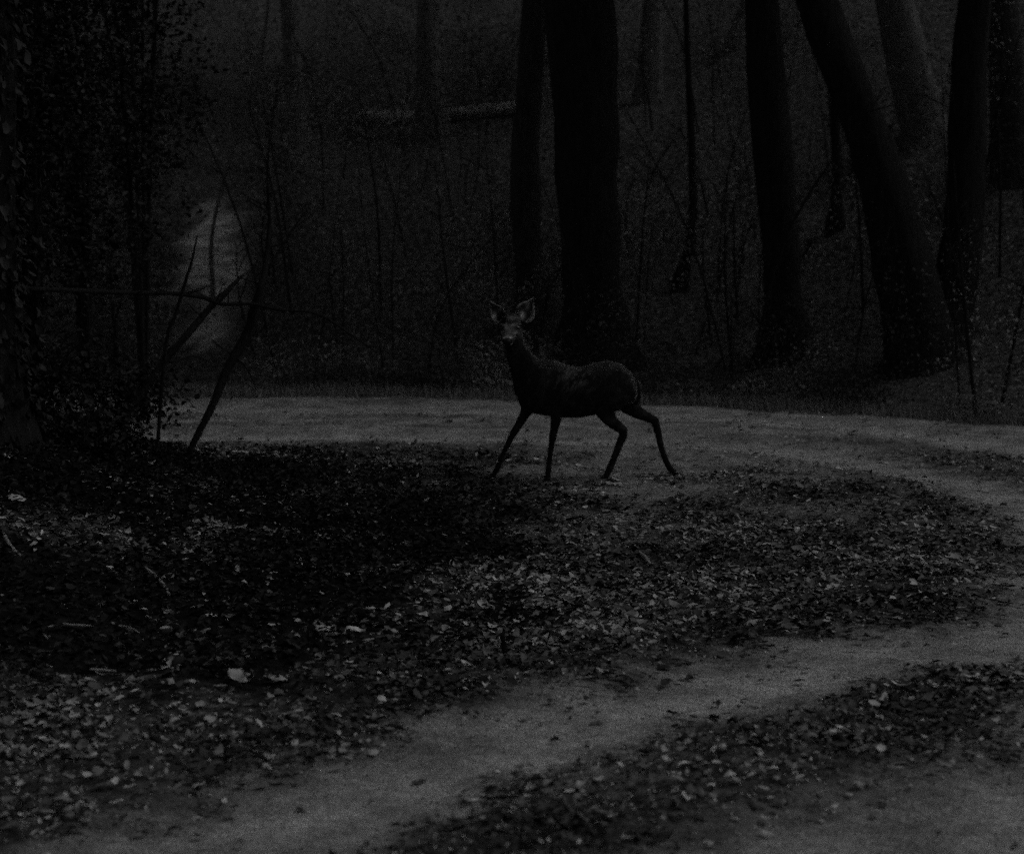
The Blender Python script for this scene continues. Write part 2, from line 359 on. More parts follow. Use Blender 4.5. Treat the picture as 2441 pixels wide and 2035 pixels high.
# ------------------------------------------------------------------ trees
def crown_mesh(seed, rx, rz, n, s):
    rs = np.random.default_rng(seed)
    nb = 34; c = rs.normal(0, 1, (nb, 3)); c /= np.linalg.norm(c, axis=1)[:, None]; c *= rs.uniform(0.25, 0.95, (nb, 1)) * [rx, rx, rz]
    k = rs.integers(0, nb, n); p = c[k] + rs.normal(0, 1, (n, 3)) * np.array([rx, rx, rz]) * 0.17
    sv, sf = SH[seed % 14]; Rm = rot_batch(rs.uniform(0, 6.28, n), rs.normal(0, .6, n), rs.normal(0, .6, n))
    sz = rs.uniform(0.6, 1.4, n) * s
    v = np.einsum('nij,vj->nvi', Rm, sv[[0, 1, 3, 7, 9, 10]]) * sz[:, None, None] + p[:, None]
    f0 = np.array([(0, 2, 1), (1, 2, 4), (1, 4, 3), (3, 4, 5)])
    me = np_mesh('crown', v.reshape(-1, 3), (f0[None] + (np.arange(n) * 6)[:, None, None]).reshape(-1, 3), np.repeat(rs.uniform(0, 1, n), 6)); me.materials.append(M_green)
    return me
CROWNS = [crown_mesh(s, 3.6, 2.6, 5200, 0.24) for s in (1, 2, 3)]
def tree(label, axis, width, top=9.0, m=None, crown=0, cs=1.0, limbs=3, group=None, name='tree', seed=1, bury=0.55, wob=0.14, back=2.0):
    """axis: points (px, py, Y) of the trunk seen in the photo, base first; width: trunk width in photo pixels at each"""
    P = [at(*a) for a in axis]; rad = [w * a[2] / FPX / 2 for w, a in zip(width, axis)]
    b = P[0]; base = Vector((b.x, b.y, gz(b.x, b.y)))
    while len(P) > 2 and P[1].z < base.z + 0.6: P.pop(0); rad.pop(0)
    if P[0].z < base.z + 0.6:
        k_ = (base.z - P[0].z) / (P[1].z - P[0].z); b = P[0].lerp(P[1], max(0, k_)); base = Vector((b.x, b.y, gz(b.x, b.y))); P[0] = base.copy()
    else:
        b = P[0]; base = Vector((b.x, b.y, gz(b.x, b.y)))
    d = (P[-1] - P[-2]).normalized()
    z_end = base.z + top
    q = P[-1].copy(); r = rad[-1]
    while q.z < z_end:                                   # carry on above the frame, straightening and thinning
        d = (d * 0.8 + Vector((0, 0, 1)) * 0.2).normalized(); q = q + d * 1.5; r *= 0.86; P.append(q.copy()); rad.append(r)
    P = [Vector((b.x, b.y, base.z - bury))] + [Vector((b.x, b.y, base.z + 0.15))] + P[1:] if P[0].z - base.z < 0.5 else [Vector((b.x - (P[1].x - b.x) * .3, b.y, base.z - bury)), Vector((b.x, b.y, base.z + 0.2))] + P
    rad = [rad[0] * 2.3, rad[0] * 1.45] + (rad[1:] if len(rad) + 1 == len(P) else rad)
    root = empty(name, base); tag(root, label, 'tree', group)
    parts = [tube(P, rad, 14, 4, wob, seed)]
    trunk = mesh_obj('trunk', *join_tubes(parts), m or M_bark, root); trunk.matrix_parent_inverse = Matrix.Translation(-base)
    rs = random.Random(seed); tip = P[-1]
    for k in range(limbs):
        i = max(1, len(P) - 2 - k); s = P[i]; a = rs.uniform(0, 6.28); ln = rs.uniform(2, 3.4) * cs
        e = s + Vector((math.cos(a) * ln, math.sin(a) * ln, ln * 0.6)); mid = (s + e) / 2 + Vector((0, 0, 0.3))
        v, f = tube([s, mid, e], [rad[i] * .55, rad[i] * .32, rad[i] * .08], 7, 4)
        o = mesh_obj('limb', v, f, m or M_bark, root); o.matrix_parent_inverse = Matrix.Translation(-base)
    if crown is not None:
        c = bpy.data.objects.new('crown', CROWNS[crown]); COL.objects.link(c); c.parent = root
        c.location = tip - base + Vector((0, back, 0.6)); c.scale = (cs, cs, cs); c.rotation_euler = (0, 0, rs.uniform(0, 6.28))
    return root
tree('broad dark trunk of the big tree right behind the deer', [(1425, 900, 27), (1412, 700, 27), (1402, 480, 27), (1395, 250, 27), (1385, 0, 27)], [150, 140, 145, 150, 165], 13, crown=0, cs=1.25, seed=2)
tree('slimmer dark trunk just left of the big tree, above the deer ears', [(1290, 900, 29), (1262, 640, 29), (1250, 440, 29), (1262, 250, 29), (1275, 0, 29)], [80, 70, 72, 66, 62], 12, m=M_bark3, crown=1, seed=3)
tree('straight dark trunk right of centre, standing clear of its neighbours', [(1868, 850, 26), (1868, 700, 26), (1862, 560, 26), (1838, 300, 26), (1815, 0, 26)], [95, 92, 90, 86, 84], 13, crown=2, cs=1.1, seed=4)
tw = tree('twin stemmed dark tree, one stem leaning far left over the track', [(2225, 905, 24.5), (2195, 760, 24.5), (2140, 560, 24.5), (2060, 300, 24.5), (1945, 0, 24.5)], [150, 140, 128, 104, 96], 11, crown=0, cs=1.0, seed=5)
b0 = tw.location.copy()
Pq = [at(2245, 880, 24.7), at(2268, 740, 24.8), at(2298, 500, 24.9), at(2308, 250, 25), at(2325, 0, 25)]; Pq.append(Pq[-1] + Vector((0.3, 0, 3))); Pq.append(Pq[-1] + Vector((0.5, 0.2, 3)))
o = mesh_obj('trunk', *tube(Pq, [0.4, 0.31, 0.27, 0.25, 0.24, .16, .05], 12, 4, 0.14, 9), M_bark, tw); o.matrix_parent_inverse = Matrix.Translation(-b0)
c = bpy.data.objects.new('crown', CROWNS[1]); COL.objects.link(c); c.parent = tw; c.location = Pq[-1] - b0 + Vector((0, 2, 0)); c.scale = (.8, .8, .8)
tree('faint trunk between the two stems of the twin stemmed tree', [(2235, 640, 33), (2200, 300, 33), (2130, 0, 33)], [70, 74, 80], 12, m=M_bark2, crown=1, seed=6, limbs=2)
tree('thin bent sapling between the big trunk and the straight trunk', [(1610, 820, 30), (1622, 700, 30), (1650, 560, 30), (1650, 380, 30), (1640, 150, 30)], [30, 28, 24, 18, 14], 8, crown=2, cs=0.55, seed=7, limbs=2, name='sapling')
tree('thin upright sapling between the straight trunk and the leaning stem', [(1985, 800, 31), (1990, 640, 31), (1995, 450, 31), (1990, 200, 31)], [34, 30, 26, 20], 8, crown=0, cs=0.55, seed=8, limbs=2, name='sapling')
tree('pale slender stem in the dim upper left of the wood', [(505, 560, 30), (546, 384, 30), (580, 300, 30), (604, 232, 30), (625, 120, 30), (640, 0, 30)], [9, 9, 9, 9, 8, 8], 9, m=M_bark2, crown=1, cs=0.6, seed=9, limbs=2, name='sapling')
# farther and outer trees of the wood
far = [(1010, 600, 41, 60, 'dim distant trunk above the gap left of the deer head'), (690, 620, 38, 50, 'dim trunk beside the pale bank at left'),
       (1560, 560, 42, 56, 'dim distant trunk behind the thin bent sapling'), (1740, 560, 44, 56, 'dim distant trunk just left of the straight trunk'),
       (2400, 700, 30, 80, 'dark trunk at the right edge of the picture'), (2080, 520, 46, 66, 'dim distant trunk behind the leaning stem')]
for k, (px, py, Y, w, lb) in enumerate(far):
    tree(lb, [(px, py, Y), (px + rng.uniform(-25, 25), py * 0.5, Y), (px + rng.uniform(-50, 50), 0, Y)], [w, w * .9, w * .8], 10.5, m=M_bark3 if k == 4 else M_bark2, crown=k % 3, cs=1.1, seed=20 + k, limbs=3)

# ivy-clad tree at the left edge
lt = tree('ivy covered trunk filling the black left edge', [(-40, 1120, 12.6), (-35, 800, 12.6), (-30, 400, 12.6), (-40, 0, 12.6)], [150, 140, 135, 130], 7.5, crown=2, cs=1.15, seed=40, limbs=4, back=0.0)
n = 2600; t = rng.uniform(0, 1, n); a = rng.uniform(0, 6.28, n); rr = 0.22 + np.abs(rng.normal(0, 0.07, n))
zc = t * 5.5; cx = at(-36, 600, 12.6).x
Pi = np.stack([cx + np.cos(a) * rr, 12.6 + np.sin(a) * rr, zc + 0.3], 1)
ivy = leaf_cloud('ivy', Pi, rng.uniform(0.05, 0.1, n), a, rng.normal(1.1, .4, n), rng.normal(0, .5, n), rng.uniform(0, 1, n) ** 2, M_ivy)
ivy.parent = lt; ivy.matrix_parent_inverse = Matrix.Translation(-lt.location); ivy['kind'] = 'stuff'

# ------------------------------------------------------------------ thin stems at the left
def stem(name, label, cat, pts, wpx, m=M_twig, group=None, drop=None):
    P = [at(*p) for p in pts]; rad = [w * p[2] / FPX / 2 for w, p in zip(wpx, pts)]
    if drop:
        b = P[0]; P = [Vector((b.x - drop, b.y, gz(b.x - drop, b.y) - 0.1))] + P; rad = [rad[0] * 1.15] + rad
    v, f = tube(P, rad, 8, 6, 0.12, len(pts)); base = P[0].copy()
    o = mesh_obj(name, [Vector(q) - base for q in v], f, m); o.location = base; tag(o, label, cat, group); return o
s1 = stem('dead_sapling', 'curved black leafless sapling rising from the bank at left', 'sapling', [(461, 1057, 15.5), (507, 965, 15.6), (541, 883, 15.7), (589, 796, 15.8), (605, 740, 15.8), (620, 690, 15.8), (634, 630, 15.9), (642, 540, 16), (640, 440, 16)], [16, 19, 22, 24, 22, 18, 14, 10, 5], drop=0.08)
def twiglets(root, px, spread, k, seed):
    rs = random.Random(seed)
    for _ in range(k):
        a = rs.uniform(0, len(px) - 1.01); i = int(a); f_ = a - i; q = [px[i][j] * (1 - f_) + px[i + 1][j] * f_ for j in range(3)]; dx, dy = rs.uniform(-1, 1) * spread, -rs.uniform(.2, 1) * spread
        pts = [at(*q), at(q[0] + dx * .5, q[1] + dy * .4, q[2] + rs.uniform(-.1, .1)), at(q[0] + dx, q[1] + dy, q[2] + rs.uniform(-.2, .2))]
        v, f = tube(pts, [.007, .005, .0015], 5, 4, .15, seed); o = mesh_obj('twig', v, f, M_twig, root); o.matrix_parent_inverse = Matrix.Translation(-root.location)
twiglets(s1, [(541, 883, 15.7), (589, 796, 15.8), (634, 630, 15.9), (642, 450, 16)], 90, 9, 5)
for pts, w in (([(634, 650, 15.9), (690, 560, 16), (730, 500, 16)], [8, 5, 2]), ([(560, 850, 15.75), (590, 880, 15.6), (612, 930, 15.5)], [5, 4, 2])):
    v, f = tube([at(*p) for p in pts], [q * 16 / FPX / 2 for q in w], 6, 4); o = mesh_obj('twig', v, f, M_twig, s1); o.matrix_parent_inverse = Matrix.Translation(-s1.location)
fb = stem('fallen_branch', 'dark dead branch leaning right across the pale bank', 'branch', [(300, 1000, 15), (338, 938, 15.1), (388, 865, 15.2), (448, 796, 15.3), (502, 732, 15.5), (548, 687, 15.6), (580, 655, 15.7)], [16, 17, 18, 18, 16, 13, 6], drop=0.05)
twiglets(fb, [(388, 865, 15.2), (448, 796, 15.3), (548, 687, 15.6)], 70, 6, 6)
hb = stem('horizontal_branch', 'thin nearly level branch crossing the two leaning stems', 'branch', [(60, 688, 12.9), (290, 697, 14.6), (411, 700, 15), (480, 708, 15.3), (525, 724, 15.5), (594, 724, 15.7), (662, 737, 15.8), (756, 748, 16), (840, 800, 16.2), (900, 842, 16.3)], [12, 11, 10, 10, 10, 9, 8, 6, 5, 3])
twiglets(hb, [(290, 697, 14.6), (480, 708, 15.3), (662, 737, 15.8), (840, 800, 16.2)], 80, 8, 8)
stem('twig', 'thin upright twig left of the two leaning stems', 'twig', [(395, 830, 15), (420, 746, 15), (443, 668, 15), (457, 623, 15), (470, 560, 15)], [9, 8, 8, 6, 3], drop=0.1)

# ------------------------------------------------------------------ sticks on the ground
def stick(label, pts, w, m=M_stick, lift=0.045, name='stick'):
    P = []
    for p in pts: q = on_ground(*p); q.z += lift; P.append(q)
    rad = [w * q.y / FPX / 2 * (1.0 if 0 < k < len(P) - 1 else 0.6) for k, q in enumerate(P)]
    v, f = tube(P, rad, 7, 4, 0.2, len(pts) + int(pts[0][0])); base = P[0].copy()
    o = mesh_obj(name, [Vector(q) - base for q in v], f, m); o.location = base; tag(o, label, 'stick', 'sticks lying on the leaf litter'); return o
stick('thick pale stick lying at the left edge of the picture', [(6, 1284), (12, 1298), (22, 1316), (33, 1331), (50, 1344)], 10)
stick('curved pale stick on the dark slope below the leaning stems', [(346, 1370), (358, 1382), (371, 1392), (385, 1409), (396, 1423), (404, 1441)], 9)
stick('straight level grey stick, upper left one of the slope', [(150, 1508), (170, 1512), (200, 1513), (228, 1515)], 6)
stick('thin arched stick right of the straight level grey stick', [(274, 1513), (300, 1516), (320, 1523), (333, 1531)], 5)
stick('short pale stick just above the thin arched stick', [(328, 1487), (352, 1491), (374, 1501)], 7)
stick('straight pale stick low in the dark shade patch at left', [(214, 1619), (245, 1621), (278, 1623)], 7)
stick('very short pale stick right of the straight pale one in the shade patch', [(352, 1621), (364, 1622), (376, 1623)], 7)
stick('stubby pale stick on the leafy island right of the black shade patch', [(1524, 1333), (1536, 1345), (1549, 1360)], 11)
stick('pale wavy stick on the leaf strip between the wheel ruts', [(1790, 1845), (1803, 1839), (1822, 1842), (1841, 1839)], 9)
stick('dark twig lying along the edge of the near wheel rut', [(1142, 1928), (1175, 1932), (1205, 1929), (1240, 1931)], 7, M_twig)
stick('thin pale stick on the bank, slanting down from the upper left', [(100, 1528), (106, 1535), (114, 1546)], 5)
st = on_ground(1200, 1570); v, f = tube([st + Vector((0, 0, -.05)), st + Vector((.004, 0, .05)), st + Vector((-.01, 0, .12))], [.018, .016, .012], 7, 4, .2)
o = mesh_obj('twig_stump', [Vector(q) - st for q in v], f, M_twig); o.location = st; tag(o, 'small black upright twig stump at the tip of the shade patch', 'twig')
# large curled leaf
def big_leaf(label, px, py, s, yaw, roll, tone, tilt=0.2):
    n_ = 15; vs_, fs = [(0, 0, 0.12)], []
    for k in range(n_):
        a = 2 * math.pi * k / n_; lobe = 0.62 + 0.38 * abs(math.cos(2.5 * a)); x, y = math.cos(a) * lobe * .55, math.sin(a) * lobe * .42
        vs_.append((x * .55, y * .55, 0.12 + .03 * math.sin(3 * a))); 
    for k in range(n_):
        a = 2 * math.pi * k / n_; lobe = 0.62 + 0.38 * abs(math.cos(2.5 * a)); x, y = math.cos(a) * lobe * .55, math.sin(a) * lobe * .42
        vs_.append((x, y, -0.03 + .06 * math.sin(5 * a + 1)))
    for k in range(n_):
        k2 = (k + 1) % n_; fs += [(0, 1 + k, 1 + k2), (1 + k, 1 + n_ + k, 1 + n_ + k2), (1 + k, 1 + n_ + k2, 1 + k2)]
    me = np_mesh('curled_leaf', np.array(vs_), np.array(fs), np.full(len(vs_), tone)); me.materials.append(M_litter); me.polygons.foreach_set('use_smooth', [True] * len(fs))
    o = bpy.data.objects.new('curled_leaf', me); COL.objects.link(o); p = on_ground(px, py); o.location = p + Vector((0, 0, 0.03)); o.scale = (s, s, s); o.rotation_euler = (roll, tilt, yaw)
    tag(o, label, 'leaf', 'large pale curled leaves'); return o
big_leaf('big pale curled leaf alone in the dark shade patch at lower left', 572, 1624, 0.115, 0.4, 0.5, 0.62)
big_leaf('pale curled leaf, left one of two at the upper edge of the shade patch', 775, 1516, 0.11, 0.0, 0.3, 0.7)
big_leaf('narrow pale leaf, right one of two at the upper edge of the shade patch', 843, 1513, 0.075, 0.2, 0.1, 0.95)
big_leaf('flat pale leaf right of the big curled leaf in the shade patch', 660, 1632, 0.085, 0.1, 0.0, 0.5)
big_leaf('pale leaf lying beside the pale sticks at the far left bank', 36, 1198, 0.12, 0.3, 0.2, 0.6)

# ------------------------------------------------------------------ undergrowth beyond the track, bank bush
def undergrowth():
    n = 470000
    x = rng.uniform(-12, 12, n); t = rng.uniform(0, 1, n) ** 1.7 * 24 + 0.15; y = edge_y(x) + t
    hmax = 0.25 + 1.2 * sstep(t, 0.0, 3.0) * (0.35 + 1.3 * sstep(fbm(x * 0.55, y * 0.35, 91), 0.35, 0.65)) + 4.2 * sstep(t, 3, 10) * sstep(fbm(x * 0.45, y * 0.25, 95), 0.4, 0.62)
    gap = (1 - sstep(np.abs(x + 0.166 * y) + 0.9 * (fbm(x * 2, y * 2, 33) - 0.5), 0.4, 0.85)) * (1 - sstep(y, 36, 38))
    hmax = hmax * (1 - 0.8 * gap)
    h = rng.uniform(0, 1, n) ** 0.8 * hmax
    dens = sstep(fbm(x * 1.4 + h * .9, y * 1.1 + h * 1.3, 99), 0.32, 0.6)
    s = rng.uniform(0, 1, n) < (0.15 + 0.85 * dens) * (1 - 0.9 * gap)
    x, y, h = x[s], y[s], h[s]; n = len(x)
    P = np.stack([x, y, ground_z(x, y) + h], 1)
    o = leaf_cloud('undergrowth', P, rng.uniform(0.025, 0.075, n) * (0.75 + .25 * sstep(y, 24, 30)), rng.uniform(0, 6.28, n), rng.normal(0, .7, n), rng.normal(0, .7, n), rng.uniform(0, 1, n) ** 1.4 * (0.12 + 1.1 * sstep(fbm(x * 0.8 + 3, P[:, 2] * 0.6 + y * .25, 150), 0.4, 0.62)), M_green, [(SH[k][0][[0, 4, 6, 10]], np.array([(0, 2, 1), (1, 2, 3)])) for k in range(5)])
    tag(o, 'dim tangled undergrowth filling the wood beyond the track', 'undergrowth', kind='stuff')
undergrowth()
def brush():
    tb = []
    for k in range(150):
        x = rng.uniform(-8.5, 8.5); y = float(edge_y(np.array([x]))[0]) + 0.8 + rng.uniform(0, 1) ** 1.3 * 17
        if abs(x + .166 * y) < .7: continue
        h = rng.uniform(.9, 4.2); l = rng.normal(0, .22, 2) * h; b = Vector((x, y, gz(x, y) - .1)); m_ = b + Vector((l[0] * .35 + rng.normal(0, .1), l[1] * .4, h * .55)); r_ = rng.uniform(.008, .028)
        e = b + Vector((l[0], l[1], h)); tb.append(tube([b, m_, e], [r_, r_ * .75, r_ * .2], 5, 4))
        for q in range(4):
            t = rng.uniform(.3, .95); c_ = m_.lerp(e, t); tb.append(tube([c_, c_ + Vector((rng.normal(0, .35), rng.normal(0, .3), rng.uniform(.1, .5)))], [r_ * .4, r_ * .1], 4, 2))
    o = mesh_obj('brush', *join_tubes(tb), M_bark); tag(o, 'tangle of thin bare stems in the dim wood beyond the track', 'brush', kind='stuff')
brush()
lg = [at(p, q, Y) for p, q, Y in ((850, 302, 42), (960, 300, 42), (1090, 306, 42), (1250, 300, 42.3))]
lg = [Vector((p.x, p.y, gz(p.x, p.y) + 0.16)) for p in lg]
v, f = tube(lg, [.13, .16, .17, .14], 10, 5, .15, 3); o = mesh_obj('fallen_log', [Vector(q) - lg[0] for q in v], f, M_log); o.location = lg[0]; tag(o, 'pale fallen log lying level on the slope left of the big trunk', 'log')
def bush(label, px, py, Y, rx, rz, n, seed, tone_p=2.0, name='bramble_bush'):
    rs = np.random.default_rng(seed); p = at(px, py, Y); base = Vector((p.x, p.y, gz(p.x, p.y)))
    root = empty(name, base); tag(root, label, 'bush', 'bramble bushes on the left bank')
    tubes = []; tips = []
    for k in range(16):
        a = rs.uniform(0, 6.28); l = rs.uniform(.4, 1) * rx; h = rs.uniform(.5, 1.0) * rz
        q = [Vector((0, 0, -.05)), Vector((math.cos(a) * l * .35, math.sin(a) * l * .35, h * .8)), Vector((math.cos(a) * l * .8, math.sin(a) * l * .8, h)), Vector((math.cos(a) * l * 1.15, math.sin(a) * l * 1.15, h * rs.uniform(.4, .8)))]
        tubes.append(tube(q, [.009, .007, .005, .002], 5, 3)); tips += q[1:]
    mesh_obj('cane', *join_tubes(tubes), M_twig, root)
    tp = np.array([tuple(q) for q in tips]); k = rs.integers(0, len(tp), n)
    P = tp[k] * rs.uniform(.55, 1.05, (n, 1)) + rs.normal(0, .11, (n, 3)); P[:, 2] = np.abs(P[:, 2])
    o = leaf_cloud('foliage', P, rs.uniform(.03, .075, n), rs.uniform(0, 6.28, n), rs.normal(0, .6, n), rs.normal(0, .6, n), rs.uniform(0, 1, n) ** tone_p, M_ivy); o.parent = root
    return root
bush('bramble bush on the bank at the foot of the ivy covered trunk', 90, 1020, 14.5, 0.9, 0.8, 1600, 61)
bush('bramble bush on the bank, at the foot of the leaning dead branch', 280, 985, 15.6, 0.75, 0.6, 1400, 62)
bush('low sprawling bramble bush on the bank in front of the others', 210, 1120, 13.6, 0.8, 0.35, 1100, 63)

def tall_shrub(label, px, Y, h, rx, n, seed, low=.12):
    rs = np.random.default_rng(seed); p = at(px, 900, Y); base = Vector((p.x, p.y, gz(p.x, p.y))); root = empty('hazel_shrub', base); tag(root, label, 'shrub', 'tall leafy shrubs at the left')
    pts = []
    for k in range(7):
        a = rs.uniform(0, 6.28); l = rs.uniform(.3, 1) * rx; q = [Vector((0, 0, -.1)), Vector((math.cos(a) * l * .3, math.sin(a) * l * .3, h * .45)), Vector((math.cos(a) * l * .7, math.sin(a) * l * .7, h * .8)), Vector((math.cos(a) * l, math.sin(a) * l, h * rs.uniform(.9, 1.1)))]
        mesh_obj('stem', *tube(q, [.03, .022, .014, .005], 6, 5, .1, k), M_twig, root)
        for m_ in range(26):
            t = rs.uniform(low, 1) ** .8 * 2.999; i = int(t); c = q[i].lerp(q[i + 1], t - i); pts.append(c + Vector(rs.normal(0, .33, 3)))
    tp = np.array([tuple(q) for q in pts]); k = rs.integers(0, len(tp), n); P = tp[k] + rs.normal(0, .13, (n, 3))
    o = leaf_cloud('foliage', P, rs.uniform(.04, .09, n), rs.uniform(0, 6.28, n), rs.normal(0, .6, n), rs.normal(0, .6, n), rs.uniform(0, 1, n) ** 3, M_ivy); o.parent = root
tall_shrub('tall dark leafy shrub nearest the left edge of the picture', 20, 15.2, 5.5, .8, 7000, 74)
tall_shrub('tall dark leafy shrub right behind the ivy covered trunk', 95, 16.5, 6.0, 1.0, 9000, 71)
tall_shrub('tall dark leafy shrub between the ivy covered trunk and pale bank', 215, 18.0, 5.6, 0.7, 7000, 72)
tall_shrub('tall dark leafy shrub whose right side borders the pale bank', 345, 20.5, 6.6, 0.9, 9000, 73, .2)
# grass fringe on the far side of the track and blades on the island
def grass():
    n = 9000; x = rng.uniform(-6, 6, n); y = edge_y(x) + rng.normal(0.05, 0.16, n)
    hh = rng.uniform(.04, .2, n); a = rng.uniform(0, 6.28, n); w = .006; ln = rng.uniform(-.08, .08, (n, 2)); z = ground_z(x, y)
    V_ = np.empty((n, 3, 3)); V_[:, 0] = np.stack([x - np.cos(a) * w, y - np.sin(a) * w, z], 1); V_[:, 1] = np.stack([x + np.cos(a) * w, y + np.sin(a) * w, z], 1); V_[:, 2] = np.stack([x + ln[:, 0], y + ln[:, 1], z + hh], 1)
    me = np_mesh('grass', V_.reshape(-1, 3), np.arange(3 * n).reshape(n, 3), np.repeat(rng.uniform(0.3, 1, n), 3)); me.materials.append(M_green)
    o = bpy.data.objects.new('grass', me); COL.objects.link(o); tag(o, 'thin fringe of grass along the far edge of the track', 'grass', kind='stuff')
grass()

# ------------------------------------------------------------------ the deer
def dz(zx, zy, y=0.0):                  # survey of the deer: 940.6 units to the metre, its own frame
    return Vector(((zx - 820) / 940.6, y, (1550 - zy) / 940.6))
def loft(rings, n=20):
    """rings: (centre, half height vec, half width vec)"""
    v, f = [], []
    for c, a, b in rings:
        for k in range(n):
            t = 2 * math.pi * k / n; v.append(c + a * math.cos(t) + b * math.sin(t))
    m = len(rings)
    for i in range(m - 1):
        for k in range(n):
            k2 = (k + 1) % n; f.append((i * n + k, i * n + k2, (i + 1) * n + k2, (i + 1) * n + k))
    f.append(tuple(range(n))[::-1]); f.append(tuple((m - 1) * n + k for k in range(n))); return v, f
def chain(pts):
    """pts: (zx, zy, y, in-plane radius, lateral radius): a limb with elliptical sections"""
    pts = [(a, b_, c_, r1 * (1.1 if r1 < .032 else 1), r2 * (1.1 if r2 < .032 else 1)) for a, b_, c_, r1, r2 in pts]
    C = [dz(p[0], p[1], p[2]) for p in pts]; rings = []
    for i, p in enumerate(pts):
        d = (C[min(i + 1, len(C) - 1)] - C[max(i - 1, 0)]).normalized(); lat = Vector((0, 1, 0)); lat = (lat - d * lat.dot(d)).normalized(); q = d.cross(lat)
        rings.append((C[i], q * p[3], lat * p[4]))
    d0 = (C[0] - C[1]).normalized(); d1 = (C[-1] - C[-2]).normalized()
    rings = [(C[0] + d0 * pts[0][3] * .6, rings[0][1] * .45, rings[0][2] * .45)] + rings + [(C[-1] + d1 * pts[-1][3] * .5, rings[-1][1] * .5, rings[-1][2] * .5)]
    return loft(rings, 16)
def ell(c, rx, ry, rz, rotx=0.0):
    v, f = [], []; nu, nv_ = 10, 16; M = Matrix.Rotation(rotx, 3, 'X')
    for i in range(1, nu):
        th = math.pi * i / nu
        for k in range(nv_):
            ph = 2 * math.pi * k / nv_; v.append(c + M @ Vector((rx * math.sin(th) * math.cos(ph), ry * math.sin(th) * math.sin(ph), rz * math.cos(th))))
    v += [c + M @ Vector((0, 0, rz)), c + M @ Vector((0, 0, -rz))]; a, b = len(v) - 2, len(v) - 1
    for i in range(nu - 2):
        for k in range(nv_):
            k2 = (k + 1) % nv_; f.append((i * nv_ + k, (i + 1) * nv_ + k, (i + 1) * nv_ + k2, i * nv_ + k2))
    for k in range(nv_):
        k2 = (k + 1) % nv_; f.append((a, k, k2)); f.append((b, (nu - 2) * nv_ + k2, (nu - 2) * nv_ + k))
    return v, f
def ear(base, tip, wid, face, y0):
    """cupped leaf of flesh; face: direction its hollow looks to"""
    ax = tip - base; L_ = ax.length; ax.normalize(); face = (face - ax * face.dot(ax)).normalized(); side = ax.cross(face)
    v, f = [], []; nt, ns = 10, 9; th = 0.0095
    for layer in (0, 1):
        for i in range(nt):
            t = i / (nt - 1); w = wid * (0.42 + 0.58 * math.sin(math.pi * min(1, t * 1.15 + 0.1) ** 1.0)) * (1 - t ** 5) + 0.004 if t < 1 else 0.006
            for k in range(ns):
                s = -1 + 2 * k / (ns - 1)
                p = base + ax * (t * L_) + side * (s * w * 0.5) + face * (0.55 * w * (abs(s) ** 2) * (1 - .5 * t)) - face * (0.015 + 0.02 * t)
                v.append(p + face * (th if layer else -th))
    o = nt * ns
    for i in range(nt - 1):
        for k in range(ns - 1):
            a = i * ns + k; f.append((a, a + ns, a + ns + 1, a + 1)); f.append((o + a, o + a + 1, o + a + ns + 1, o + a + ns))
    bnd = [k for k in range(ns)] + [i * ns + ns - 1 for i in range(1, nt)] + [(nt - 1) * ns + k for k in range(ns - 2, -1, -1)] + [i * ns for i in range(nt - 2, 0, -1)]
    for p, q in zip(bnd, bnd[1:] + bnd[:1]): f.append((p, q, q + o, p + o))
    return v, f
tors = [(372, 770, 960, .05), (400, 690, 1005, .085), (470, 645, 1042, .12), (560, 625, 1060, .145), (660, 640, 1072, .155), (760, 678, 1080, .165), (860, 688, 1078, .17), (960, 655, 1058, .165), (1060, 638, 1020, .16), (1160, 660, 1005, .148), (1235, 722, 985, .12), (1278, 790, 940, .075), (1292, 830, 900, .03)]
pieces = [loft([(dz(x, (a + b) / 2), Vector((0, 0, (b - a) / 2 / 940.6)), Vector((0, w, 0))) for x, a, b, w in tors], 24)]
pieces.append(chain([(490, 850, 0, .16, .11), (452, 750, -.01, .145, .095), (408, 660, -.03, .118, .08), (362, 575, -.055, .094, .068), (338, 490, -.07, .084, .062), (330, 410, -.065, .076, .06), (322, 350, -.05, .06, .055)]))
# head, looking at the camera (-Y)
pieces.append(ell(dz(312, 348, -.075), .086, .105, .078, R(-25)))
hd = [(312, 345, -.06, .07, .075), (308, 372, -.11, .078, .070), (300, 405, -.155, .068, .060), (294, 435, -.195, .053, .048), (288, 462, -.235, .046, .04), (286, 475, -.255, .04, .033)]
rings = []
for i, p in enumerate(hd): rings.append((dz(p[0], p[1], p[2]), Vector((0, -.45, 1)).normalized() * p[4], Vector((p[3], 0, 0))))
pieces.append(loft(rings, 18))
pieces.append(loft([(dz(308, 420, -.07), Vector((0, 0, .06)), Vector((.055, 0, 0))), (dz(300, 460, -.13), Vector((0, 0, .04)), Vector((.045, 0, 0))), (dz(290, 492, -.19), Vector((0, 0, .026)), Vector((.034, 0, 0))), (dz(288, 496, -.225), Vector((0, 0, .018)), Vector((.026, 0, 0)))], 14))
for x in (252, 366): pieces.append(ell(dz(x, 356, -.10), .026, .035, .018))     # brow ridges
for x in (262, 352): pieces.append(ell(dz(x, 410, -.115), .026, .04, .03))      # cheeks
pieces.append(ear(dz(268, 328, -.045), dz(143, 176, -.02), .125, Vector((-.35, -1, .1)), 0))
pieces.append(ear(dz(372, 322, -.035), dz(498, 148, .0), .165, Vector((.15, -1, 0)), 0))
